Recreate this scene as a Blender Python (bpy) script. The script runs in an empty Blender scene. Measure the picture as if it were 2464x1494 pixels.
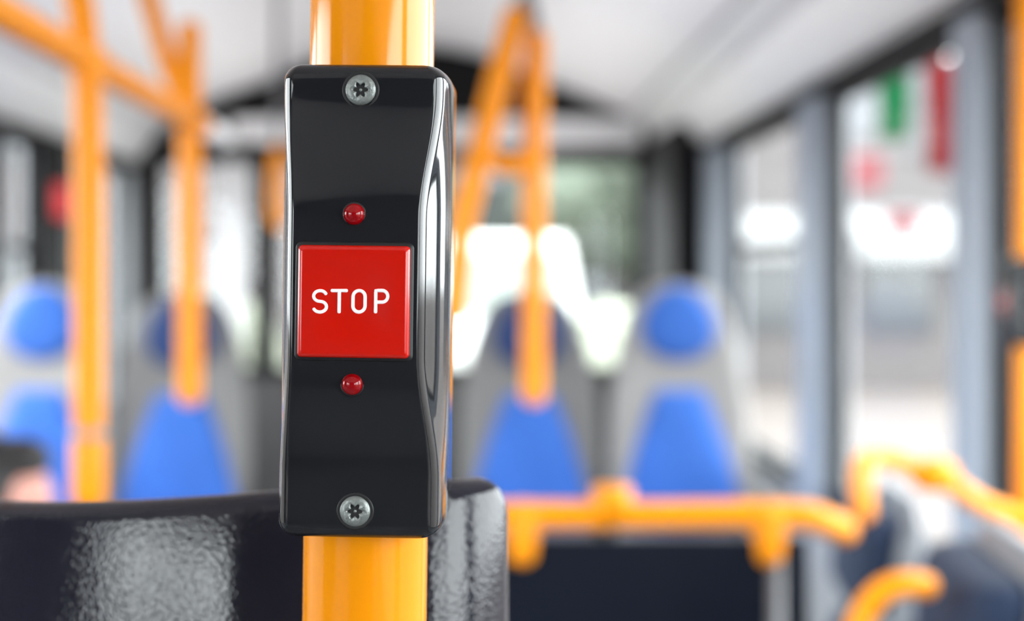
import bpy, bmesh, math, random
from mathutils import Vector, Matrix, Euler
random.seed(4)
C = bpy.context.scene.collection
EYE = 1.45            # camera height above the bus floor
def Z(h): return EYE + h
R = math.radians

# ---------------------------------------------------------------- materials
def mat(name, col, rough=0.5, metal=0.0, bump=0.0, bscale=200.0, var=0.0, coat=0.0, sheen=0.0, spec=None, detail=2):
    m = bpy.data.materials.new(name); m.use_nodes = True
    nt = m.node_tree; b = nt.nodes["Principled BSDF"]
    b.inputs["Base Color"].default_value = (*col, 1)
    b.inputs["Roughness"].default_value = rough
    b.inputs["Metallic"].default_value = metal
    b.inputs["Coat Weight"].default_value = coat
    b.inputs["Coat Roughness"].default_value = 0.04
    b.inputs["Sheen Weight"].default_value = sheen
    if spec is not None: b.inputs["Specular IOR Level"].default_value = spec
    tc = nt.nodes.new("ShaderNodeTexCoord")
    if bump > 0:
        n = nt.nodes.new("ShaderNodeTexNoise"); n.inputs["Scale"].default_value = bscale
        n.inputs["Detail"].default_value = detail
        bp = nt.nodes.new("ShaderNodeBump"); bp.inputs["Strength"].default_value = bump
        bp.inputs["Distance"].default_value = 0.001
        nt.links.new(tc.outputs["Object"], n.inputs["Vector"])
        nt.links.new(n.outputs["Fac"], bp.inputs["Height"])
        nt.links.new(bp.outputs["Normal"], b.inputs["Normal"])
    n2 = nt.nodes.new("ShaderNodeTexNoise"); n2.inputs["Scale"].default_value = 6
    mx = nt.nodes.new("ShaderNodeMix"); mx.data_type = 'RGBA'
    v = max(var, 0.03)
    mx.inputs[6].default_value = (*[max(0, c*(1-v)) for c in col], 1)
    mx.inputs[7].default_value = (*[min(1, c*(1+v)) for c in col], 1)
    nt.links.new(tc.outputs["Object"], n2.inputs["Vector"])
    nt.links.new(n2.outputs["Fac"], mx.inputs[0])
    nt.links.new(mx.outputs[2], b.inputs["Base Color"])
    return m
M = {}
M['yellow'] = mat("yellow_powder_coat", (0.80,0.265,0.002), 0.13, coat=0.0, spec=0.42)
M['yellow2'] = mat("yellow_rail_coat", (0.86,0.285,0.002), 0.42, spec=0.2)
M['box'] = mat("anthracite_gloss_plastic", (0.011,0.0115,0.0135), 0.06, spec=0.42)
M['panel'] = mat("anthracite_orange_peel_plastic", (0.012,0.012,0.020), 0.11, bump=0.11, bscale=950, spec=0.45, detail=0)
M['gap'] = mat("black_gap_shade", (0.003,0.003,0.004), 0.5)  # black colour standing in for shade in gaps and recesses
M['red'] = mat("red_button_plastic", (0.49,0.0055,0.001), 0.14, coat=0.1, var=0.15)
M['led'] = mat("red_lens", (0.24,0.0005,0.002), 0.06, spec=0.4)
M['white'] = mat("white_print", (0.95,0.95,0.97), 0.4)
M['steel'] = mat("zinc_steel", (0.24,0.26,0.25), 0.42, metal=0.8, bump=0.2, bscale=900)
M['ceil'] = mat("ceiling_laminate", (0.85,0.84,0.85), 0.6)
M['cove'] = mat("cove_panel_white", (0.90,0.90,0.91), 0.4)
M['wall'] = mat("side_wall_grey_laminate", (0.34,0.35,0.37), 0.5)
M['wallfront'] = mat("dark_grey_front_lining", (0.045,0.045,0.048), 0.6)
M['walldark'] = mat("dark_grey_rear_lining", (0.055,0.052,0.052), 0.6)
M['pillar'] = mat("pillar_grey_blue", (0.30,0.34,0.40), 0.4)
M['black'] = mat("black_rubber", (0.005,0.005,0.006), 0.6, spec=0.2)
M['dark'] = mat("dark_panel", (0.012,0.013,0.018), 0.5)
M['navy'] = mat("navy_partition", (0.003,0.005,0.012), 0.5, spec=0.12)
M['floor'] = mat("floor_vinyl", (0.12,0.12,0.13), 0.6, var=0.2)
M['shell'] = mat("grey_seat_shell", (0.20,0.19,0.185), 0.5)
M['shellD'] = mat("dark_grey_seat_shell", (0.115,0.110,0.108), 0.5)
M['shellL'] = mat("light_seat_shell", (0.15,0.165,0.19), 0.45)
M['blue'] = mat("blue_seat_fabric", (0.017,0.088,0.35), 0.85, var=0.30, bump=0.3, bscale=300, sheen=0.1)
M['bluedark'] = mat("dark_blue_seat_fabric", (0.008,0.026,0.10), 0.85, var=0.2)
M['navyfab'] = mat("navy_seat_fabric", (0.006,0.018,0.050), 0.85, var=0.12)
M['metal'] = mat("grey_bracket_metal", (0.2,0.2,0.21), 0.4, metal=0.6)
M['redbox'] = mat("red_casing", (0.6,0.006,0.012), 0.4)
M['skin'] = mat("skin", (0.60,0.28,0.22), 0.5)
M['hair'] = mat("black_hair", (0.006,0.005,0.006), 0.5, bump=0.6, bscale=250)
M['jacket'] = mat("dark_jacket", (0.02,0.02,0.03), 0.8)
M['lamp'] = mat("lamp_lens", (0.9,0.9,0.9), 0.4)
M['ground'] = mat("pale_paving", (0.078,0.064,0.057), 0.9, var=0.25)
M['fac1'] = mat("grey_green_render", (0.034,0.040,0.036), 0.9, var=0.2)
M['fac2'] = mat("pale_render", (0.086,0.078,0.078), 0.9, var=0.3)
M['fac3'] = mat("grey_render", (0.06,0.06,0.065), 0.9, var=0.15)
M['glassd'] = mat("facade_glass", (0.045,0.05,0.055), 0.1)
M['screen'] = mat("windscreen_sky_reflection", (0.11,0.13,0.115), 0.2)  # sky reflection painted into the windscreen's base colour
M['vanw'] = mat("white_car_paint", (0.40,0.41,0.39), 0.3, coat=0.3)
M['leaf'] = mat("pale_foliage", (0.20,0.215,0.165), 0.8, var=0.5, bump=0.8, bscale=12)
M['leafd'] = mat("grey_green_foliage", (0.05,0.065,0.045), 0.8, var=0.4, bump=0.8, bscale=12)
M['bark'] = mat("bark", (0.06,0.05,0.04), 0.9)
M['fgreen'] = mat("green_cloth", (0.001,0.048,0.015), 0.8, spec=0.1)
M['fred'] = mat("red_cloth", (0.075,0.0003,0.001), 0.8, spec=0.1)
M['fwhite'] = mat("white_cloth", (0.14,0.145,0.155), 0.8)
M['fpink'] = mat("pink_cloth", (0.14,0.035,0.040), 0.8)
M['awning'] = mat("awning_cloth", (0.22,0.22,0.22), 0.8, var=0.5)
def glassmat():
    m = bpy.data.materials.new("window_glass"); m.use_nodes = True
    nt = m.node_tree; nt.nodes.clear()
    o = nt.nodes.new("ShaderNodeOutputMaterial"); mx = nt.nodes.new("ShaderNodeMixShader")
    t = nt.nodes.new("ShaderNodeBsdfTransparent"); g = nt.nodes.new("ShaderNodeBsdfGlossy")
    t.inputs[0].default_value = (0.95,0.98,0.98,1); g.inputs["Roughness"].default_value = 0.02
    mx.inputs[0].default_value = 0.04
    nt.links.new(t.outputs[0], mx.inputs[1]); nt.links.new(g.outputs[0], mx.inputs[2])
    nt.links.new(mx.outputs[0], o.inputs[0]); return m
M['glass'] = glassmat()

# ---------------------------------------------------------------- helpers
def link(o, parent=None):
    C.objects.link(o)
    if parent: o.parent = parent
    return o
def tag(o, label, cat, group=None, kind=None):
    o["label"] = label; o["category"] = cat
    if group: o["group"] = group
    if kind: o["kind"] = kind
    return o
def meshobj(name, vs, fs, m, parent=None, smooth=True, loc=None, rot=None):
    me = bpy.data.meshes.new(name); me.from_pydata([tuple(v) for v in vs], [], fs)
    bm = bmesh.new(); bm.from_mesh(me); bmesh.ops.recalc_face_normals(bm, faces=bm.faces); bm.to_mesh(me); bm.free()
    me.materials.append(M[m] if isinstance(m, str) else m)
    if smooth:
        for p in me.polygons: p.use_smooth = True
    o = bpy.data.objects.new(name, me)
    if loc: o.location = loc
    if rot: o.rotation_euler = rot
    return link(o, parent)
def empty(name, loc, rot=(0,0,0), parent=None):
    o = bpy.data.objects.new(name, None); o.location = loc; o.rotation_euler = rot; o.empty_display_size = 0.05
    return link(o, parent)
def boxgeo(bm, size, loc, bev=0.0, rot=None):
    r = bmesh.ops.create_cube(bm, size=1.0); vs = r['verts']
    bmesh.ops.scale(bm, vec=size, verts=vs)
    if bev > 0:
        es = list({e for v in vs for e in v.link_edges})
        rr = bmesh.ops.bevel(bm, geom=es, offset=bev, segments=3, affect='EDGES', profile=0.5)
        vs = list({v for f in rr['faces'] for v in f.verts} | {v for v in vs if v.is_valid})
    mtx = Matrix.Translation(loc)
    if rot: mtx = mtx @ Euler(rot).to_matrix().to_4x4()
    bmesh.ops.transform(bm, matrix=mtx, verts=vs)
def boxes(name, items, m, parent=None, bev=0.0, loc=None, rot=None, smooth=False):
    bm = bmesh.new()
    for it in items:
        boxgeo(bm, it[0], it[1], bev, it[2] if len(it) > 2 else None)
    me = bpy.data.meshes.new(name); bm.to_mesh(me); bm.free()
    me.materials.append(M[m])
    if smooth or bev > 0:
        for p in me.polygons: p.use_smooth = True
    o = bpy.data.objects.new(name, me)
    if loc: o.location = loc
    if rot: o.rotation_euler = rot
    link(o, parent)
    if bev > 0:
        o.modifiers.new("wn", 'WEIGHTED_NORMAL')
    return o
def catmull(pts, n=8):
    P = [Vector(p) for p in pts]; P = [P[0]*2-P[1]] + P + [P[-1]*2-P[-2]]
    out = []
    for i in range(1, len(P)-2):
        for k in range(n):
            t = k/n
            out.append(0.5*((2*P[i])+(-P[i-1]+P[i+1])*t+(2*P[i-1]-5*P[i]+4*P[i+1]-P[i+2])*t*t+(-P[i-1]+3*P[i]-3*P[i+1]+P[i+2])*t**3))
    out.append(P[-2]); return out
def tubegeo(pts, r, seg=20, cap=True):
    P = [Vector(p) for p in pts]; vs, fs = [], []
    rr = r if callable(r) else (lambda t: r)
    rings = []
    T0 = (P[1]-P[0]).normalized(); TN = (P[-1]-P[-2]).normalized()
    n = len(P)
    up = Vector((0,0,1)) if abs(T0.z) < 0.9 else Vector((1,0,0))
    nrm = (up - T0*up.dot(T0)).normalized()
    def ring(c, T, rad):
        nonlocal nrm
        nrm = (nrm - T*nrm.dot(T)).normalized(); bi = T.cross(nrm)
        rings.append([c + (nrm*math.cos(a)+bi*math.sin(a))*rad for a in [2*math.pi*k/seg for k in range(seg)]])
    if cap:
        for k in range(1, 5):
            a = math.pi/2*k/5; ring(P[0]-T0*rr(0)*math.cos(a)*0.8, T0, rr(0)*math.sin(a))
    for i in range(n):
        T = T0 if i == 0 else TN if i == n-1 else ((P[i+1]-P[i]).normalized()+(P[i]-P[i-1]).normalized()).normalized()
        ring(P[i], T, rr(i/(n-1)))
    if cap:
        for k in range(4, 0, -1):
            a = math.pi/2*k/5; ring(P[-1]+TN*rr(1)*math.cos(a)*0.8, TN, rr(1)*math.sin(a))
    for q in rings: vs += q
    for i in range(len(rings)-1):
        for k in range(seg):
            a = i*seg+k; b = i*seg+(k+1) % seg; fs.append((a, b, b+seg, a+seg))
    fs.append(tuple(range(seg))[::-1]); L = (len(rings)-1)*seg; fs.append(tuple(range(L, L+seg)))
    return vs, fs
def tube(name, pts, r, m, parent=None, seg=20, cap=True, loc=None, rot=None):
    vs, fs = tubegeo(pts, r, seg, cap); return meshobj(name, vs, fs, m, parent, True, loc, rot)
def lathe(name, prof, m, parent=None, seg=32, loc=None, rot=None):
    """profile of (radius, height) turned about local Z"""
    vs, fs = [], []
    for (r, h) in prof:
        for k in range(seg):
            a = 2*math.pi*k/seg; vs.append((r*math.cos(a), r*math.sin(a), h))
    for i in range(len(prof)-1):
        for k in range(seg):
            a = i*seg+k; b = i*seg+(k+1) % seg; fs.append((a, b, b+seg, a+seg))
    fs.append(tuple(range(seg))); L = (len(prof)-1)*seg; fs.append(tuple(range(L, L+seg)))
    return meshobj(name, vs, fs, m, parent, True, loc, rot)
def ss(a, b, x):
    t = min(1, max(0, (x-a)/(b-a))); return t*t*(3-2*t)
def copy_thing(o, loc, rot=None):
    n = o.copy(); C.objects.link(n); n.location = loc
    if rot is not None: n.rotation_euler = rot
    def rec(a, b):
        for ch in a.children:
            c = ch.copy(); C.objects.link(c); c.parent = b; rec(ch, c)
    rec(o, n); return n

# ================================================================ HERO: pole
PX, PY = -0.0284, 0.454
tilt = math.tan(R(0.77))
pole = tube("grab_pole", [(-Z(0)*tilt+0, 0, -Z(0)+0.0), (0,0,0), (1.07*tilt, 0, 1.07)], 0.0175, 'yellow', seg=96, cap=False, loc=(PX, PY, Z(0)))
tag(pole, "glossy yellow-orange steel grab pole carrying the stop button", "pole")

# ================================================================ HERO: stop button unit
def build_stop():
    root = empty("stop_button_unit", (0,0,0))
    HZ = 0.0632
    def bumpf(z): return 1-(ss(0.022, 0.056, z) if z > 0 else ss(0.014, 0.048, -z))
    PR = 0.0050
    def section(z):
        b = bumpf(z); q = 1-b; yf = -(0.0275+PR*b); wf = 0.0184-0.0021*b
        A = Vector((0.0227, -0.006)); Bp = Vector((wf+0.0023+0.0010*q, yf+0.0038+0.0010*q)); Cp = Vector((wf, yf))
        pts = [Vector((0,0.0205)), Vector((0.010,0.0205)), Vector((0.0170,0.0202)), Vector((0.0202,0.0188)), Vector((0.0218,0.016)), Vector((0.0226,0.010))]
        m1 = A.lerp(Bp, 0.5) + Vector((0.0022*b+0.0006, 0))
        for k in range(0, 9):
            t = k/9; pts.append((1-t)**2*A + 2*t*(1-t)*m1 + t*t*Bp)
        K = Vector((wf+0.0013+0.0009*q, yf))
        for k in range(0, 10):
            t = k/10; pts.append((1-t)**2*Bp + 2*t*(1-t)*K + t*t*Cp)
        for k in range(0, 9):
            x = wf*(1-k/8); pts.append(Vector((x, yf-0.0005*(1-(x/wf)**2))))
        full = pts + [Vector((-p.x, p.y)) for p in pts[1:-1]][::-1]
        out = []
        for p in full:
            fr = min(1, max(0, (-p.y-0.012)/0.018)); out.append(Vector((p.x+0.0008*(1-b*fr), p.y)))
        return out
    zs = []
    rf = 0.0042
    for k in range(0, 9):
        a = math.pi/2*k/8; zs.append((-HZ+rf-rf*math.cos(a), rf-rf*math.sin(a)))
    nmid = 70
    for k in range(1, nmid): zs.append((-HZ+rf+(2*HZ-2*rf)*k/nmid, 0))
    for k in range(8, -1, -1):
        a = math.pi/2*k/8; zs.append((HZ-rf+rf*math.cos(a), rf-rf*math.sin(a)))
    vs, fs = [], []
    for (z, e) in zs:
        for p in section(z):
            s = 1-e/0.0235
            vs.append((p.x*s, (p.y+0.003)*(1-e/0.026)-0.003, z))
    n = len(section(0))
    for i in range(len(zs)-1):
        for k in range(n):
            a = i*n+k; b = i*n+(k+1) % n; fs.append((a, b, b+n, a+n))
    fs.append(tuple(range(n))); L = (len(zs)-1)*n; fs.append(tuple(range(L, L+n)))
    housing = meshobj("housing", vs, fs, 'box', root)
    yF = -0.0330
    def rsq(h, r, n=10):
        out = []
        for (cx, cz, a0) in [(1,1,0),(-1,1,90),(-1,-1,180),(1,-1,270)]:
            for k in range(n+1):
                a = R(a0+90*k/n); out.append((cx*(h-r)+r*math.cos(a), cz*(h-r)+r*math.sin(a)))
        return out
    def rings(name, steps, m, yfun, par):
        vs, fs = [], []
        for (h, r, y) in steps:
            for (x, z) in rsq(h, r): vs.append((x, yfun(x, z, y), z))
        n = 44
        for i in range(len(steps)-1):
            for k in range(n):
                a = i*n+k; b = i*n+(k+1) % n; fs.append((a, b, b+n, a+n))
        c = len(vs); vs.append((0, yfun(0,0,steps[-1][2]), 0)); L = (len(steps)-1)*n
        for k in range(n): fs.append((L+k, L+(k+1) % n, c))
        return meshobj(name, vs, fs, m, par)
    rings("button_gap_shade", [(0.0156,0.0016,yF+0.0025),(0.0156,0.0016,yF+0.0001),(0.0153,0.0014,yF-0.0003)], 'gap', lambda x,z,y: y, root)  # raised black plate in place of the shaded gap round the button
    top = yF-0.0024
    def dish(x, z):
        r = math.hypot(x, z)/0.0140
        return 0.0008*(1-r*r)**2 if r < 1 else 0
    st = [(0.01475,0.0012,yF+0.001),(0.01470,0.0012,top+0.0013),(0.01455,0.0012,top+0.0008),(0.01430,0.0011,top+0.00040),(0.01395,0.001,top+0.00012),(0.01355,0.001,top)]
    for k in range(1, 40):
        h = 0.01355*(1-k/40); st.append((h, h*min(1, 0.08+0.92*(k/40)), top))
    btn = rings("push_button", st, 'red', lambda x,z,y: y+dish(x,z) if y <= top+1e-7 else y, root)
    btn["label"] = "square red push button with a dished face"
    r = 0.00049; H = 0.0028
    def P3(x, z): return Vector((x, top+dish(x,z)+0.00008, z))
    def arc(cx, cz, rx, rz, a0, a1, n=14):
        return [(cx+rx*math.cos(R(a0+(a1-a0)*k/n)), cz+rz*math.sin(R(a0+(a1-a0)*k/n))) for k in range(n+1)]
    S = arc(0, H/2, 0.00165, H/2, 25, 270) + arc(0, -H/2, 0.0017, H/2, 90, -155)[1:]
    w = 0.0016
    O = arc(0, H-w, w, w, 0, 180) + arc(0, -H+w, w, w, 180, 360) + [(w, H-w)]
    Pp = [(-0.0015,-H), (-0.0015,H), (0.0002,H)] + arc(0.0002, H*0.46, 0.0015, H*0.54, 90, -90) + [(-0.0015, -H*0.08)]
    lets = [(-0.0087, [S]), (-0.0037, [[(-0.0019,H),(0.0019,H)], [(0,H),(0,-H)]]), (0.0015, [O]), (0.0074, [Pp])]
    V, F = [], []
    for ox, strokes in lets:
        for s in strokes:
            q = [s[0]]
            for a, b in zip(s, s[1:]):
                d = math.hypot(b[0]-a[0], b[1]-a[1]); k = max(1, int(d/0.0005))
                for j in range(1, k+1): q.append((a[0]+(b[0]-a[0])*j/k, a[1]+(b[1]-a[1])*j/k))
            pts = [P3(x+ox, z+0.0001+0.015*(x+ox)) for x, z in q]
            clean = [pts[0]]
            for p in pts[1:]:
                if (p-clean[-1]).length > 1e-5: clean.append(p)
            vs, fs = tubegeo(clean, r, 10, True); k = len(V); V += vs; F += [tuple(i+k for i in f) for f in fs]
    t = meshobj("lettering", V, F, 'white', btn); t["label"] = "white letters reading STOP"
    for zc in (0.0229, -0.0217):
        bz = bumpf(zc); yy = -(0.0275+PR*bz)-0.0004
        o = lathe("indicator_lamp", [(0.00285,-0.0015)]+[(0.00285*math.cos(math.pi/2*k/12)+1e-5, 0.0024*math.sin(math.pi/2*k/12)) for k in range(13)], 'led', root, loc=(-0.0003, yy, zc), rot=(R(90),0,0))
        o["label"] = "small domed red indicator lamp"
        lathe("lamp_seat", [(0.0032,-0.002),(0.0032,0.00002),(0.0030,0.0001)], 'gap', root, loc=(-0.0003, yy, zc), rot=(R(90),0,0))
    for zc in (0.0560, -0.0556):
        yy = -0.0280
        lathe("screw_recess_shade", [(0.0050,-0.001),(0.0050,0.00005),(0.0047,0.00022),(0.0043,0.0001)], 'gap', root, seg=48, loc=(0.0004, yy, zc), rot=(R(90),0,0))  # raised black disc in place of a shaded recess
        n = 72; vs, fs = [], []
        def lob(a, s=1.0): return (0.00165+0.00042*math.cos(6*a))*s
        lv = [(lambda a: 0.0041, -0.0004), (lambda a: 0.0041, 0.0003), (lambda a: 0.0039, 0.00055), (lambda a: 0.0032, 0.00085), (lambda a: lob(a,1.15), 0.0010), (lambda a: lob(a), 0.00085), (lambda a: lob(a,0.9), -0.0006), (lambda a: 0.0006, -0.0008),(lambda a: 0.0005, 0.0003),(lambda a: 0.0003, 0.0005)]
        for f, h in lv:
            for k in range(n):
                a = 2*math.pi*k/n+0.3; rr = f(a); vs.append((rr*math.cos(a), rr*math.sin(a), h))
        for i in range(len(lv)-1):
            for k in range(n):
                a = i*n+k; b = i*n+(k+1) % n; fs.append((a, b, b+n, a+n))
        fs.append(tuple(range((len(lv)-1)*n, len(lv)*n)))
        o = meshobj("screw", vs, fs, 'steel', root, loc=(0.0004, yy, zc), rot=(R(90),0,0)); o["label"] = "zinc-plated security screw with a star recess"
    return root
stop = build_stop()
stop.location = (PX-0.0064*tilt, PY, Z(-0.0066)); stop.rotation_euler = (0, R(0.77), R(-3.1))
tag(stop, "dark glossy stop request unit with red button on yellow pole", "stop button")
stop["group"] = "stop request units on poles"
s2 = copy_thing(stop, (0.798, 2.30, Z(-0.036)), (0, 0, R(-96)))
tag(s2, "dark stop request unit on a yellow pole beside the windows", "stop button"); s2["group"] = "stop request units on poles"

# ================================================================ glossy curved screen behind the pole
def screen_panel():
    xs, ys = [], []
    N = 110; x0, x1 = 0.0125, -0.26
    y = 0.524; px_ = x0
    for i in range(N+1):
        t = i/N; x = x0+(x1-x0)*(t**1.15)
        dx = px_-x; px_ = x
        if x > -0.018: tl = -R(58)*((x+0.018)/0.0305)**1.1
        elif x > -0.070: tl = 0.0
        elif x > -0.078: tl = R(9)*((-x-0.070)/0.008)
        else: tl = R(min(30, 9+210*(-x-0.078)))
        y += dx*math.tan(tl)
        xs.append(x); ys.append(y)
    def top(x):
        if x > 0.0: base = -0.0652
        else: base = -0.0652-0.0100*ss(0, 1, min(1, -x/0.17))
        rr = 0.006; d = x0-x
        if d < rr: base -= rr-math.sqrt(max(0, rr*rr-(rr-d)**2))
        return base
    th = 0.012; vs, fs = [], []
    def lean(z, tz):
        d = min(0.16, max(0, tz-z)); return -math.tan(R(9))*d*(1-0.35*d/0.16)
    for i in range(N+1):
        x, yy = xs[i], ys[i]; tz = Z(top(x))
        a = (xs[min(N,i+1)]-xs[max(0,i-1)], ys[min(N,i+1)]-ys[max(0,i-1)])
        l = math.hypot(*a); nx, ny = a[1]/l, -a[0]/l
        if ny < 0: nx, ny = -nx, -ny
        col = []
        for z in [0.0, 0.4, 0.8, 1.1, 1.20, 1.25, 1.28, 1.31, 1.34, 1.355]: col.append((0, z))
        r = th/2
        for k in range(0, 13):
            an = math.pi*k/12; col.append((r-r*math.cos(an), tz-r+r*math.sin(an)))
        for z in [1.355, 1.34, 1.31, 1.28, 1.25, 1.20, 1.1, 0.0]: col.append((th, z))
        rowsN = len(col)
        for (d, z) in col: vs.append((x+nx*d, yy+ny*d+lean(z, tz), z))
    for i in range(N):
        for k in range(rowsN-1):
            a = i*rowsN+k; fs.append((a, a+1, a+1+rowsN, a+rowsN))
    fs.append(tuple(range(rowsN))); fs.append(tuple(range(N*rowsN, (N+1)*rowsN)))
    o = meshobj("screen_panel", vs, fs, 'panel')
    return tag(o, "curved dark grey textured plastic screen standing behind the pole", "partition")
screen_panel()

# ================================================================ bus shell
XL, XR, XC = -1.60, 0.98, -0.31
Y0, Y1 = -3.0, 7.7
def struct(o): o["kind"] = "structure"; return o
struct(boxes("floor", [((XR-XL+0.1, Y1-Y0, 0.08), (XC, (Y0+Y1)/2, -0.04))], 'floor'))
struct(boxes("floor.001", [((XR-XL, 3.4, 0.2), (XC, 6.0, 0.10))], 'floor'))
half = [(0,1.10),(0.2,1.085),(0.4,1.04),(0.645,0.935),(0.85,0.86),(1.05,0.775),(1.17,0.72),(1.25,0.62),(1.29,0.51)]
prof = [(XC-u, h) for u, h in half[::-1]] + [(XC+u, h) for u, h in half[1:]]
vs, fs = [], []
pp = catmull([(x, 0, h) for x, h in prof], 6)
n = len(pp)
for off in (0, 0.04):
    for yy in (Y0, Y1):
        for p in pp: vs.append((p.x+(off if p.x > XC else -off)*0.5, yy, Z(p.z)+off))
for k in range(n-1):
    fs.append((k, k+1, n+k+1, n+k)); fs.append((2*n+k, 3*n+k, 3*n+k+1, 2*n+k+1))
struct(meshobj("ceiling", vs, fs, 'ceil'))
def strip(name, side, u0, h0, u1, h1, y0, y1, m, th=0.012):
    s = side; vs = []
    a = Vector((XC+s*u0, 0, Z(h0))); b = Vector((XC+s*u1, 0, Z(h1)))
    d = (b-a).normalized(); nn = Vector((-s*abs(d.z), 0, -abs(d.x)))
    vs = []
    for yy in (y0, y1):
        for q in (a, b, b+nn*th, a+nn*th): vs.append((q.x, yy, q.z))
    fs = [(0,1,2,3),(4,5,6,7),(0,1,5,4),(1,2,6,5),(2,3,7,6),(3,0,4,7)]
    return struct(meshobj(name, vs, fs, m, smooth=False))
k = 1
for s in (1, -1):
    strip(f"trim_{k}", s, 1.06, 0.765, 1.165, 0.715, Y0, Y1-0.02, 'cove'); k += 1
    strip(f"trim_{k}", s, 1.172, 0.705, 1.265, 0.56, Y0, Y1-0.02, 'cove'); k += 1
    struct(boxes(f"trim_{k}", [((0.03, Y1-Y0, 0.035), (XC+s*1.272, (Y0+Y1)/2, Z(0.515)))], 'black')); k += 1
    struct(boxes(f"trim_{k}", [((0.012, Y1-Y0, 0.012), (XC+s*1.055, (Y0+Y1)/2, Z(0.755)))], 'wall')); k += 1
# added fill lamps brightening the vault from below, no fittings behind them
for s in (1, -1):
    for yy in (-1.6, 1.1, 3.8, 6.3):
        L = bpy.data.lights.new("vault_fill", 'AREA'); L.shape = 'RECTANGLE'; L.size = 0.5; L.size_y = 2.4; L.energy = 4.2; L.color = (1,0.985,0.97)
        o = bpy.data.objects.new("vault_fill", L); o.location = (XC+s*0.62, yy, Z(0.45)); o.rotation_euler = (R(180), 0, 0); C.objects.link(o)
zb, zt = 0.85, 1.95
winR = [(-2.8,-1.5),(-1.35,-0.1),(0.05,1.4),(1.55,3.01),(3.20,4.37),(4.73,6.05)]
winL = [(-2.8,-1.55),(-1.45,-0.80),(0.15,1.4),(1.55,2.8),(2.95,4.2),(4.35,5.45),(5.55,5.92),(6.50,7.4)]  # second opening cut short to darken the reflection in the screen panel
def side_wall(name, X, s, wins):
    t = 0.06; items = [((t, Y1-Y0, zb), (X+s*t/2, (Y0+Y1)/2, zb/2)), ((t, Y1-Y0, 0.12), (X+s*t/2, (Y0+Y1)/2, zt+0.06))]
    prev = Y0
    for a, b in wins+[(Y1, Y1)]:
        if a-prev > 0.01: items.append(((t, a-prev, zt-zb), (X+s*t/2, (a+prev)/2, (zb+zt)/2)))
        prev = b
    return struct(boxes(name, items, 'wall'))
side_wall("wall_right", XR, 1, winR); side_wall("wall_left", XL, -1, winL)
wn = 1
for X, s, wins in ((XR, 1, winR), (XL, -1, winL)):
    for (a, b) in wins:
        f = 0.028; c = (a+b)/2; h = (zb+zt)/2
        it = [((0.04,b-a,f),(X+s*0.02,c,zb+f/2)),((0.04,b-a,f),(X+s*0.02,c,zt-f/2)),((0.04,f,zt-zb),(X+s*0.02,a+f/2,h)),((0.04,f,zt-zb),(X+s*0.02,b-f/2,h))]
        if wn in (6, 13): it.append(((0.035, b-a, 0.035), (X+s*0.02, c, Z(0.10))))
        w = struct(boxes(f"window_{wn}", it, 'black')); wn += 1
        g = boxes("pane", [((0.004, b-a-2*f, zt-zb-2*f), (X+s*0.03, c, h))], 'glass', w)
pil = [(XR,1,3.015,3.19),(XR,1,4.40,4.70),(XR,1,6.06,6.55),(XR,1,1.41,1.54)]
for X, s, a, b in pil:
    struct(boxes(f"trim_{k}", [((0.03, b-a, zt-zb+0.1), (X-s*0.012, (a+b)/2, (zb+zt)/2))], 'pillar', bev=0.01)); k += 1
struct(boxes(f"trim_{k}", [((0.14, 1.05, 1.85), (XR-0.07, 7.15, 0.2+0.95))], 'black')); k += 1
struct(boxes(f"trim_{k}", [((0.05, 0.50, 1.1), (XL+0.025, 6.20, (zb+zt)/2))], 'black')); k += 1
struct(boxes(f"trim_{k}", [((0.04, 0.88, 1.1), (XL+0.02, -0.32, (zb+zt)/2))], 'dark')); k += 1  # unseen dark panel added to keep the screen's left reflection dark
struct(boxes(f"trim_{k}", [((0.02, Y1-Y0, 0.05), (XR-0.01, (Y0+Y1)/2, zb-0.01))], 'dark')); k += 1
wz0, wz1 = Z(-0.48), Z(0.58); wx0, wx1 = -1.52, 0.84
it = [((XR-XL+0.1, 0.06, wz0), (XC, Y1+0.03, wz0/2)), ((XR-XL+0.1, 0.06, Z(0.76)-wz1), (XC, Y1+0.03, (Z(0.76)+wz1)/2)),
      ((wx0-XL, 0.06, wz1-wz0), ((wx0+XL)/2, Y1+0.03, (wz0+wz1)/2)), ((XR-wx1, 0.06, wz1-wz0), ((wx1+XR)/2, Y1+0.03, (wz0+wz1)/2))]
struct(boxes("wall_rear", it, 'walldark'))
apts = [(p.x, p.z) for p in pp if p.z > 0.76]
vs = [(x, Y1-0.03, Z(z)) for x, z in apts]; m_ = len(vs); vs += [(x, Y1+0.05, Z(z)) for x, z in apts]
fs = [tuple(range(m_)), tuple(range(m_, 2*m_))]+[(i, (i+1) % m_, m_+(i+1) % m_, m_+i) for i in range(m_)]
struct(meshobj(f"trim_{k}", vs, fs, 'black', smooth=False)); k += 1
struct(boxes(f"trim_{k}", [((1.95, 0.05, 0.14), (XC+0.15, Y1-0.035, Z(0.685)))], 'cove', bev=0.012)); k += 1
struct(boxes(f"trim_{k}", [((1.2, 0.04, 0.07), (-0.98, Y1-0.04, Z(0.60)))], 'black')); k += 1
struct(boxes(f"trim_{k}", [((0.09, 0.05, 1.0), (-1.13, Y1-0.03, Z(0.05)))], 'cove', bev=0.01)); k += 1
f = 0.05; cx = (wx0+wx1)/2; w_ = wx1-wx0; h = wz1-wz0
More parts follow.
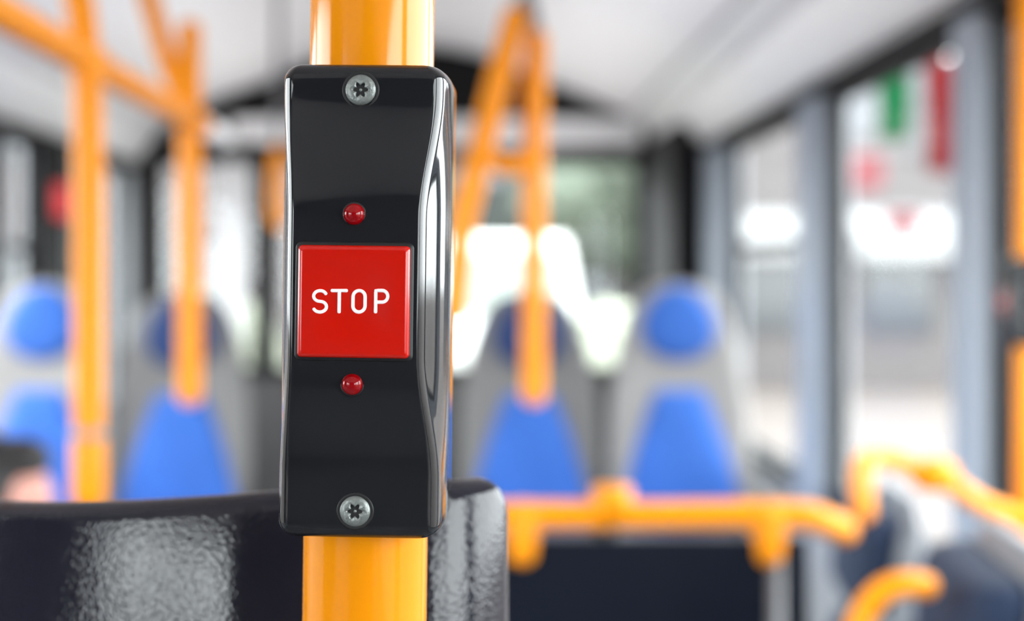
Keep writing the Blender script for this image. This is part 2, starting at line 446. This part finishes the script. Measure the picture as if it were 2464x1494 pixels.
it = [((w_,0.06,f),(cx,Y1+0.02,wz0+f/2)),((w_,0.06,f),(cx,Y1+0.02,wz1-f/2)),((f,0.06,h),(wx0+f/2,Y1+0.02,(wz0+wz1)/2)),((f,0.06,h),(wx1-f/2,Y1+0.02,(wz0+wz1)/2)),
      ((0.12,0.05,h),(-0.98,Y1+0.01,(wz0+wz1)/2)) ]
w = struct(boxes(f"window_{wn}", it, 'black')); wn += 1
boxes("pane", [((w_-2*f, 0.004, h-2*f), (cx, Y1+0.035, (wz0+wz1)/2))], 'glass', w)
struct(boxes("wall_front", [((XR-XL+0.1, 0.06, 2.6), (XC, Y0-0.03, 1.3))], 'wallfront'))

# ================================================================ seats
def outline_pad(name, outl, bulge, m, parent, y0, tiltf=None):
    n = len(outl); cx = sum(p[0] for p in outl)/n; cz = sum(p[1] for p in outl)/n
    vs, fs = [], []; K = 9
    lv = [(1.0, 0.02)] + [(1-(i/K)**1.6*0.999, None) for i in range(K+1)]
    for s, back in lv:
        for (x, z) in outl:
            xx = cx+(x-cx)*s; zz = cz+(z-cz)*s
            y = y0+0.02 if back else y0-bulge*math.sqrt(max(0, 1-s**4))
            vs.append((xx, y+(tiltf(zz) if tiltf else 0), zz))
    for i in range(len(lv)-1):
        for k2 in range(n):
            a = i*n+k2; b = i*n+(k2+1) % n; fs.append((a, b, b+n, a+n))
    fs.append(tuple(range(n))); fs.append(tuple(range((len(lv)-1)*n, len(lv)*n)))
    return meshobj(name, vs, fs, m, parent)
def build_seat(Hb, mshell, mhead, mpad, name="bus_seat", square=False):
    root = empty(name, (0,0,0)); cz = 0.43
    rec = lambda z: 0.20+0.12*z
    ws = [(0,0.215),(0.25,0.225),(0.50,0.222),(0.62,0.212),(0.75,0.195),(0.87,0.165),(0.95,0.130),(0.985,0.090),(1.0,0.03)]
    if square: ws = [(0,0.215),(0.5,0.215),(0.9,0.195),(0.97,0.180),(1.0,0.150)]
    def wd(t):
        for (a, wa), (b, wb) in zip(ws, ws[1:]):
            if t <= b: return wa+(wb-wa)*(t-a)/(b-a)
        return ws[-1][1]
    vs, fs = [], []; n = 32; NZ = 44
    for i in range(NZ+1):
        t = 1-(1-i/NZ)**1.5; z = -0.06+(Hb+0.06)*t; w = wd(max(0, z/Hb)); th = 0.038*min(1, w/0.08)
        if square: th = 0.030*min(1, 0.3+(1-t)*12)
        for k2 in range(n):
            a = 2*math.pi*k2/n; c, s = math.cos(a), math.sin(a)
            x = w*math.copysign(abs(c)**0.6, c); y = th*math.copysign(abs(s)**0.8, s)
            if not square: y -= 0.035*(x/0.21)**2
            vs.append((x, rec(z)+y+0.02, cz+z))
    for i in range(NZ):
        for k2 in range(n):
            a = i*n+k2; b = i*n+(k2+1) % n; fs.append((a, b, b+n, a+n))
    fs.append(tuple(range(n))); fs.append(tuple(range(NZ*n, (NZ+1)*n)))
    meshobj("back_shell", vs, fs, mshell, root)
    tf = lambda z: rec(z-cz)
    if square:
        def sq(hw, z0, z1):
            c0 = (z0+z1)/2; hh = (z1-z0)/2; o_ = []
            for k2 in range(40):
                a = 2*math.pi*k2/40; c, s = math.cos(a), math.sin(a)
                o_.append((hw*math.copysign(abs(c)**0.25, c), c0+hh*math.copysign(abs(s)**0.25, s)))
            return o_
        outline_pad("headrest_cushion", sq(0.165, cz+Hb-0.17, cz+Hb-0.02), 0.045, mhead, root, -0.020, tf)
        outline_pad("backrest_cushion", sq(0.175, cz+0.02, cz+Hb-0.20), 0.040, mpad, root, -0.020, tf)
    else:
        hc = Hb-0.130
        head = [(0.118*math.cos(a)*(1-0.16*math.sin(a)), cz+hc+0.120*math.sin(a)) for a in [2*math.pi*k2/36 for k2 in range(36)]]
        outline_pad("headrest_cushion", head, 0.030, mhead, root, -0.026, tf)
        hb = Hb*0.575
        pad = []
        for k2 in range(0, 25):
            t = k2/24; z = 0.02+(hb-0.02)*math.sin(t*math.pi/2); w = 0.205*(1-(z/hb)**1.5*0.64) * (1 if t < 0.85 else math.sqrt(max(0.0, 1-((t-0.85)/0.15)**2)))
            pad.append((w, cz+z))
        full = pad + [(-x, z) for x, z in pad[::-1]][1:]
        outline_pad("backrest_cushion", full, 0.03, mpad, root, -0.028, tf)
    boxes("seat_cushion", [((0.41, 0.42, 0.085), (0, -0.02, cz-0.045))], mpad, root, bev=0.03)
    boxes("seat_pan", [((0.43, 0.45, 0.05), (0, 0.0, cz-0.105))], mshell, root, bev=0.02)
    boxes("pedestal", [((0.07, 0.30, cz-0.13), (0, 0.03, (cz-0.13)/2+0.01)), ((0.26, 0.36, 0.02), (0, 0.03, 0.010))], 'metal', root, bev=0.006)
    return root
seatA = build_seat(0.80, 'shell', 'blue', 'blue')
seatD = build_seat(0.77, 'shellD', 'bluedark', 'blue')
seatA.location = (0.67, 4.9, 0.2)
tag(seatA, "grey high-backed bus seat with bright blue cushions near windows", "seat", "grey and blue bus seats")
seatD.location = (0.194, 4.95, 0.2)
tag(seatD, "grey bus seat with dark headrest and blue backrest beside aisle", "seat", "grey and blue bus seats")
o = copy_thing(seatD, (-0.93, 4.95, 0.2)); tag(o, "grey bus seat with dark blue headrest across the aisle", "seat", "grey and blue bus seats")
o = copy_thing(seatA, (-1.37, 4.9, 0.2)); tag(o, "grey bus seat with bright blue cushions across the aisle", "seat", "grey and blue bus seats")
o = copy_thing(seatA, (-1.12, 2.5, 0.0), (0,0,R(90))); tag(o, "grey and blue bus seat occupied by a dark-haired passenger", "seat", "grey and blue bus seats")
seatW = build_seat(0.69, 'shellL', 'navyfab', 'navyfab', square=True)
seatW.location = (0.365, 2.52, 0.0); seatW.rotation_euler = (0,0,R(-97))
tag(seatW, "grey bus seat with navy cushions beside the window", "seat", "window-side seats")
o = copy_thing(seatW, (0.275, 1.72, 0.0), (0,0,R(-97))); o.scale = (1,1,1.05)
tag(o, "grey bus seat with navy cushions beside the window", "seat", "window-side seats")

# ================================================================ background grab rails
g = empty("overhead_grab_rail", (-0.45, 1.9, Z(0.253)))
tube("rail", [(0,-1.2,0),(0,0,0),(0,0.82,0)], 0.0175, 'yellow2', g)
tube("end_cap", [(0,0.80,0),(0,0.93,0),(0,1.03,0)], 0.0185, 'cove', g)
for yy in (0.0, 0.70):
    tube("clamp", [(0,yy-0.03,0),(0,yy+0.03,0)], 0.022, 'yellow2', g, cap=False)
tube("hanger", catmull([(0,-1.15,0),(-0.05,-1.17,0.25),(-0.06,-1.17,0.80)], 6), 0.015, 'yellow2', g)
tag(g, "yellow overhead grab rail running lengthwise under the ceiling", "handrail")
p = tube("grab_pole", catmull([(0,0,-0.25),(0,0,0.10),(-0.006,0,0.28),(-0.035,0,0.45),(-0.10,0,0.90)], 6), 0.0175, 'yellow2', loc=(-0.441, 1.86, Z(0)))
tag(p, "yellow hanging grab pole with a clamp near its lower end", "pole")
tube("end_sleeve", [(0,0,-0.255),(0,0,-0.19)], 0.0195, 'yellow2', p)
lathe("sleeve_ring", [(0.018,-0.006),(0.0195,-0.004),(0.0195,0.004),(0.018,0.006)], 'metal', p, loc=(0,0,-0.182))
p = tube("grab_pole", [(0,0,-0.195),(0,0,0.10),(0,0,0.40)], 0.019, 'yellow2', loc=(-0.453, 2.6, Z(0)))
tag(p, "yellow hanging grab pole with a slanted brace", "pole")
tube("brace", [(0,0,0.25),(-0.04,0,0.36),(-0.20,0,0.92)], 0.017, 'yellow2', p)
g = empty("hanging_grab_frame", (0.104, 2.6, Z(0)))
tube("upright", [(0,0,-0.195),(0,0,0.10),(0.004,0,0.385)], 0.019, 'yellow2', g)
tube("slanted_bar", [(-0.03,-0.01,0.42),(-0.115,-0.02,0.09),(-0.128,-0.02,-0.06)], 0.021, 'yellow2', g)
tube("crossbar", catmull([(-0.085,-0.02,0.20),(-0.04,-0.02,0.175),(0.0,0,0.20)], 6), 0.014, 'yellow2', g)
tube("hanger_bracket", catmull([(-0.03,-0.01,0.42),(-0.01,0,0.45),(0.002,0,0.385)], 5), 0.012, 'metal', g)
tube("hanger", [(-0.01,0,0.45),(0.0,0,0.6),(0.0,0,0.99)], 0.009, 'metal', g)
tag(g, "yellow hanging grab poles joined under a grey ceiling bracket", "handrail")
g = empty("hanging_strap", (-0.535, 4.5, Z(0.36)))
boxes("strap", [((0.020, 0.006, 0.70), (0,0,0.35))], 'metal', g)
tube("handle", catmull([(0,0,0.0),(0.010,0.03,-0.05),(0.012,0.05,-0.18),(0,0,-0.22),(-0.012,-0.05,-0.18),(-0.010,-0.03,-0.05),(0,0,0)], 6), 0.011, 'yellow2', g)
tag(g, "yellow loop handle hanging on a grey strap", "strap handle")

# partition with yellow rail in front of the seats
g = empty("partition", (0.20, 2.0, 0))
tube("top_rail", catmull([(-0.25,0,Z(-0.297)),(0.0,0,Z(-0.297)),(0.20,0,Z(-0.297)),(0.25,0.02,Z(-0.31)),(0.28,0.06,Z(-0.325))], 8), 0.0175, 'yellow2', g)
boxes("board", [((0.44, 0.02, 1.07), (0.0, 0.0, 0.055+0.535))], 'navy', g, bev=0.004)
for xx in (-0.135, 0.172):
    tube("board_clamp", [(xx,0,Z(-0.297)),(xx,-0.004,Z(-0.345))], lambda t: 0.024-0.006*t, 'yellow2', g)
tube("post_clamp", [(-0.022,0.0,Z(-0.297)),(-0.022,0.0,Z(-0.262))], 0.024, 'yellow2', g, cap=False)
for xx in (-0.20, 0.18):
    tube("leg", [(xx,0,0.0),(xx,0,0.3),(xx,0,Z(-0.32))], 0.014, 'metal', g, cap=False)
tag(g, "dark navy partition board under a yellow tubular rail", "partition")

# window-side rails and seat handles
p = tube("grab_pole", [(0,0,0),(0,0,1.2),(0,0,Z(0.84))], 0.0165, 'yellow2', loc=(0.798, 2.30, 0), cap=False)
tag(p, "yellow grab pole beside the windows carrying a stop unit", "pole")
p = tube("handrail", catmull([(0.515,2.10,Z(-0.31)),(0.520,2.13,Z(-0.255)),(0.55,2.18,Z(-0.245)),(0.61,2.2,Z(-0.262)),(0.66,2.2,Z(-0.285)),(0.71,2.24,Z(-0.315)),(0.785,2.29,Z(-0.345))], 8), 0.0135, 'yellow2')
tag(p, "bent yellow handrail reaching a pole beside the windows", "handrail")
lathe("joint", [(0.012,-0.03),(0.020,-0.02),(0.025,0),(0.020,0.02),(0.012,0.03)], 'yellow2', p, loc=(0.635,2.2,Z(-0.272)), rot=(0,R(90),0))
p = tube("seat_handle", catmull([(0.381,1.60,Z(-0.60)),(0.381,1.60,Z(-0.395)),(0.388,1.60,Z(-0.345)),(0.408,1.60,Z(-0.315)),(0.434,1.60,Z(-0.306)),(0.458,1.61,Z(-0.310))], 8), 0.0125, 'yellow2')
tag(p, "curved yellow grab handle at the shoulder of a seat", "handle")

# red box on left pillar
g = boxes("alarm_box", [((0.07, 0.13, 0.13), (0,0,0))], 'redbox', bev=0.01, loc=(XL+0.085, 6.03, Z(0.28)))
tag(g, "red alarm box mounted on a black window pillar", "alarm box")
boxes("lid", [((0.01, 0.09, 0.08), (0.038,0,0))], 'redbox', g, bev=0.003)

# ================================================================ passenger
def blob(bm, c, rad, rot=None):
    r = bmesh.ops.create_icosphere(bm, subdivisions=3, radius=1.0)
    mt = Matrix.Translation(c) @ (Euler(rot).to_matrix().to_4x4() if rot else Matrix.Identity(4)) @ Matrix.Diagonal((*rad, 1))
    bmesh.ops.transform(bm, matrix=mt, verts=r['verts'])
def limb(bm, a, b, ra, rb):
    a, b = Vector(a), Vector(b); vs, fs = tubegeo([a, a.lerp(b, .5), b], lambda t: ra+(rb-ra)*t, 16, True)
    V = [bm.verts.new(v) for v in vs]
    for f_ in fs: bm.faces.new([V[i] for i in f_])
def remeshed(name, bm, m, vox, parent, smooth_it=6):
    me = bpy.data.meshes.new(name+"_src"); bm.to_mesh(me); bm.free()
    o = bpy.data.objects.new(name, me); C.objects.link(o)
    r = o.modifiers.new("r", 'REMESH'); r.mode = 'VOXEL'; r.voxel_size = vox; r.use_smooth_shade = True
    s = o.modifiers.new("s", 'SMOOTH'); s.iterations = smooth_it; s.factor = 0.5
    bpy.context.view_layer.update()
    dg = bpy.context.evaluated_depsgraph_get()
    nm = bpy.data.meshes.new_from_object(o.evaluated_get(dg)); o.modifiers.clear(); o.data = nm
    nm.materials.clear(); nm.materials.append(M[m])
    for p_ in nm.polygons: p_.use_smooth = True
    if parent: o.parent = parent
    return o
HX, HZc = -0.735, Z(-0.365)
YP = 2.5
bm = bmesh.new()
blob(bm, (HX-0.012, YP, HZc+0.015), (0.098,0.076,0.100)); blob(bm, (HX+0.028, YP, HZc-0.045), (0.062,0.058,0.072))
blob(bm, (HX+0.088, YP, HZc-0.022), (0.020,0.014,0.022), (0,R(25),0)); blob(bm, (HX+0.080, YP, HZc-0.062), (0.012,0.024,0.008)); blob(bm, (HX+0.070, YP, HZc-0.098), (0.020,0.022,0.016))
for s in (1,-1):
    blob(bm, (HX-0.012, YP+s*0.077, HZc-0.015), (0.018,0.010,0.030)); blob(bm, (HX+0.062, YP+s*0.030, HZc+0.022), (0.022,0.020,0.010))
limb(bm, (HX-0.025,YP,HZc-0.07), (HX-0.055,YP,HZc-0.17), 0.055, 0.060)
blob(bm, (-0.82,YP,0.86), (0.11,0.17,0.16)); blob(bm, (-0.85,YP,0.68), (0.11,0.15,0.16)); blob(bm, (-0.87,YP,0.53), (0.13,0.17,0.10))
for s in (1,-1):
    limb(bm, (-0.80,YP+s*0.17,0.90), (-0.76,YP+s*0.21,0.64), 0.050, 0.040); limb(bm, (-0.76,YP+s*0.21,0.64), (-0.54,YP+s*0.12,0.60), 0.040, 0.027)
    blob(bm, (-0.49,YP+s*0.10,0.595), (0.045,0.038,0.016))
    for j in range(4): limb(bm, (-0.46,YP+s*0.10+(j-1.5)*0.019,0.597), (-0.40-0.005*(j % 3),YP+s*0.10+(j-1.5)*0.021,0.580), 0.0085, 0.007)
    limb(bm, (-0.50,YP+s*0.065,0.595), (-0.45,YP+s*0.04,0.585), 0.010, 0.008)
    limb(bm, (-0.85,YP+s*0.09,0.52), (-0.42,YP+s*0.11,0.51), 0.082, 0.058); limb(bm, (-0.42,YP+s*0.11,0.51), (-0.40,YP+s*0.11,0.10), 0.055, 0.036)
    limb(bm, (-0.42,YP+s*0.11,0.05), (-0.24,YP+s*0.12,0.04), 0.042, 0.034)
person = remeshed("person", bm, 'skin', 0.007, None, 4)
tag(person, "seated passenger with black hair in a dark jacket, hands on lap", "person")
bm = bmesh.new()
blob(bm, (HX-0.030, YP, HZc+0.030), (0.100,0.088,0.098)); blob(bm, (HX-0.060, YP, HZc-0.035), (0.065,0.076,0.075)); blob(bm, (HX+0.030,YP,HZc+0.080),(0.055,0.062,0.038))
remeshed("hair", bm, 'hair', 0.007, person, 2)
bm = bmesh.new()
blob(bm, (-0.82,YP,0.86), (0.125,0.185,0.165)); blob(bm, (-0.85,YP,0.68), (0.125,0.165,0.17)); blob(bm, (-0.86,YP,0.56), (0.135,0.18,0.09))
for s in (1,-1):
    limb(bm, (-0.80,YP+s*0.17,0.90), (-0.76,YP+s*0.21,0.64), 0.062, 0.052); limb(bm, (-0.76,YP+s*0.21,0.64), (-0.57,YP+s*0.13,0.605), 0.051, 0.038)
remeshed("jacket", bm, 'jacket', 0.009, person, 3)
bm = bmesh.new()
for s in (1,-1):
    limb(bm, (-0.85,YP+s*0.09,0.52), (-0.42,YP+s*0.11,0.51), 0.090, 0.066); limb(bm, (-0.42,YP+s*0.11,0.51), (-0.40,YP+s*0.11,0.13), 0.064, 0.048)
remeshed("trousers", bm, 'navyfab', 0.010, person, 3)
bm = bmesh.new()
for s in (1,-1): limb(bm, (-0.42,YP+s*0.11,0.055), (-0.23,YP+s*0.12,0.045), 0.050, 0.042)
remeshed("shoes", bm, 'black', 0.009, person, 2)

# ================================================================ outside
o = boxes("ground", [((160, 160, 0.2), (0, 40, -0.45))], 'ground'); tag(o, "pale sunlit paving outside the bus", "ground", kind="structure")
def building(loc, size, m, nx, nz, label, rot=0, awn=False):
    g_ = empty("building", loc, (0,0,R(rot)))
    boxes("facade", [(size, (0,0,size[2]/2))], m, g_, bev=0.02)
    boxes("cornice", [((size[0]+0.3, size[1]+0.3, 0.25), (0,0,size[2]))], 'fac3', g_)
    for i in range(nx):
        xx = -size[0]/2+(i+0.5)*size[0]/nx
        for j in range(nz):
            boxes("window", [((1.1, 0.1, 1.4), (xx, -size[1]/2-0.01, 1.6+j*2.9))], 'glassd', g_)
        if awn:
            boxes("awning", [((1.7, 0.9, 0.05), (xx, -size[1]/2-0.42, 2.6), (R(28),0,0)), ((1.7,0.03,0.35),(xx,-size[1]/2-0.82,2.25))], 'awning', g_)
    return tag(g_, label, "building")
building((3.0, 38, -0.35), (14, 6, 6.5), 'fac1', 5, 2, "low grey-green building across the street")
building((-9.0, 30, -0.35), (12, 6, 6), 'fac2', 4, 2, "pale rendered building across the street")
building((10.2, 29, -0.35), (13, 6, 5.0), 'fac2', 6, 1, "long pale low building with white awnings across the square", awn=True)
g = empty("van", (0.25, 17, -0.35))
vs, fs = [], []
pr = [(0,0.35),(0,1.0),(0.15,1.15),(0.55,1.35),(1.1,2.15),(1.4,2.25),(4.6,2.25),(4.7,2.1),(4.7,0.35)]
for sx in (-0.97, 0.97):
    for (yy, zz) in pr: vs.append((sx*(1 if zz < 1.4 else 0.90), yy, zz))
n = len(pr); fs = [tuple(range(n)), tuple(range(n,2*n))]+[(i,(i+1)%n,n+(i+1)%n,n+i) for i in range(n)]
b = meshobj("body", vs, fs, 'vanw', g, smooth=False); bv = b.modifiers.new("b", 'BEVEL'); bv.width = 0.06; bv.segments = 3
meshobj("windscreen", [(-0.80,0.56,1.42),(0.80,0.56,1.42),(0.74,1.0,2.05),(-0.74,1.0,2.05)], [(0,1,2,3)], 'screen', g, smooth=False)
for sx in (-0.85, 0.85):
    for yy in (0.9, 3.8):
        lathe("wheel", [(0.2,-0.11),(0.33,-0.10),(0.35,0),(0.33,0.10),(0.2,0.11)], 'black', g, loc=(sx,yy,0.35), rot=(0,R(90),0))
for sx in (-0.7,0.7): boxes("headlight", [((0.3,0.05,0.18),(sx,-0.01,0.9))], 'lamp', g, bev=0.02)
tag(g, "white delivery van parked on the street", "van")
def plant(name, x, y, trunk, crown, m, label, cat):
    g_ = empty(name, (x, y, -0.35))
    bm = bmesh.new()
    for i in range(14):
        a = random.uniform(0, 6.28); rr = random.uniform(0.2, 0.75)
        c = (crown[0]*rr*math.cos(a), crown[0]*rr*math.sin(a), trunk+crown[1]*random.uniform(0.35, 1.6))
        s_ = random.uniform(0.35, 0.6)
        blob(bm, c, (crown[0]*s_, crown[0]*s_, crown[1]*s_))
    for v in bm.verts: v.co += Vector((random.uniform(-1,1),random.uniform(-1,1),random.uniform(-1,1)))*crown[0]*0.05
    me = bpy.data.meshes.new("foliage"); bm.to_mesh(me); bm.free(); me.materials.append(M[m])
    o_ = bpy.data.objects.new("foliage", me); link(o_, g_)
    tube("trunk", [(0,0,0),(0.02,0,trunk*0.5),(0,0,trunk+crown[1]*0.8)], lambda t: 0.07-0.03*t, 'bark', g_)
    return tag(g_, label, cat)
plant("shrub", 0.74, 11.0, 0.15, (0.62, 0.72), 'leaf', "pale green rounded shrub at the roadside", "shrub")
plant("shrub", -1.75, 12.0, 0.15, (0.48, 0.85), 'leaf', "pale green rounded shrub at the roadside", "shrub")
plant("tree", 2.2, 24.0, 1.8, (1.4, 1.3), 'leafd', "leafy street tree with a grey-green crown", "tree")
def banner(x, z, w, h, m, label, y=12.0):
    g_ = empty("banner", (x, y, Z(z)))
    vs, fs = [], []; n = 12
    for j in range(n+1):
        for i in range(7):
            vs.append((-w/2+w*i/6, 0.03*math.sin(i*1.3+j*0.5), -h*j/n))
    for j in range(n):
        for i in range(6):
            a = j*7+i; fs.append((a,a+1,a+8,a+7))
    c = meshobj("cloth", vs, fs, m, g_); c.modifiers.new("s", 'SOLIDIFY').thickness = 0.01
    tube("crossbar", [(-w/2,0,0.01),(0,0,0.01),(w/2,0,0.01)], 0.012, 'metal', g_)
    return tag(g_, label, "banner", "cloth banners on a street mast")
banner(3.17, 1.62, 0.22, 0.60, 'fgreen', "green cloth banner hanging from a mast arm")
banner(3.54, 1.62, 0.24, 0.85, 'fred', "red cloth banner hanging from a mast arm")
banner(3.35, 1.62, 0.07, 0.75, 'fwhite', "white cloth banner hanging from a mast arm")
banner(2.94, 1.52, 0.18, 0.50, 'fwhite', "white cloth banner hanging from a mast arm")
banner(2.96, 0.92, 0.26, 0.28, 'fpink', "pink cloth banner hanging from a mast arm")
banner(3.24, 0.48, 0.26, 0.16, 'fpink', "pink cloth banner hanging from a mast arm")
g = empty("banner_mast", (3.75, 12.15, -0.35))
tube("mast", [(0,0,0),(0,0,2),(0,0,3.8)], 0.04, 'metal', g)
for zz in (1.65+EYE+0.35, 0.93+EYE+0.35, 0.49+EYE+0.35): tube("arm", [(0,0,zz),(-0.4,-0.05,zz),(-0.88,-0.09,zz)], 0.012, 'metal', g)
tag(g, "grey street mast with arms carrying banners", "mast")

# ================================================================ world, camera
w = bpy.data.worlds.new("sky"); bpy.context.scene.world = w; w.use_nodes = True
bg = w.node_tree.nodes["Background"]; bg.inputs[0].default_value = (0.98,0.985,1.0,1); bg.inputs[1].default_value = 12.8
cam = bpy.data.cameras.new("camera"); co = bpy.data.objects.new("camera", cam); C.objects.link(co)
co.location = (0,0,EYE); co.rotation_euler = (R(90),0,0)
cam.sensor_width = 22.3; cam.lens = 35.0; cam.shift_x = 102/2464; cam.shift_y = -82/2464
cam.clip_start = 0.05; cam.clip_end = 300
cam.dof.use_dof = True; cam.dof.focus_distance = 0.424; cam.dof.aperture_fstop = 4.0
bpy.context.scene.camera = co
bpy.context.scene.view_settings.view_transform = 'Standard'
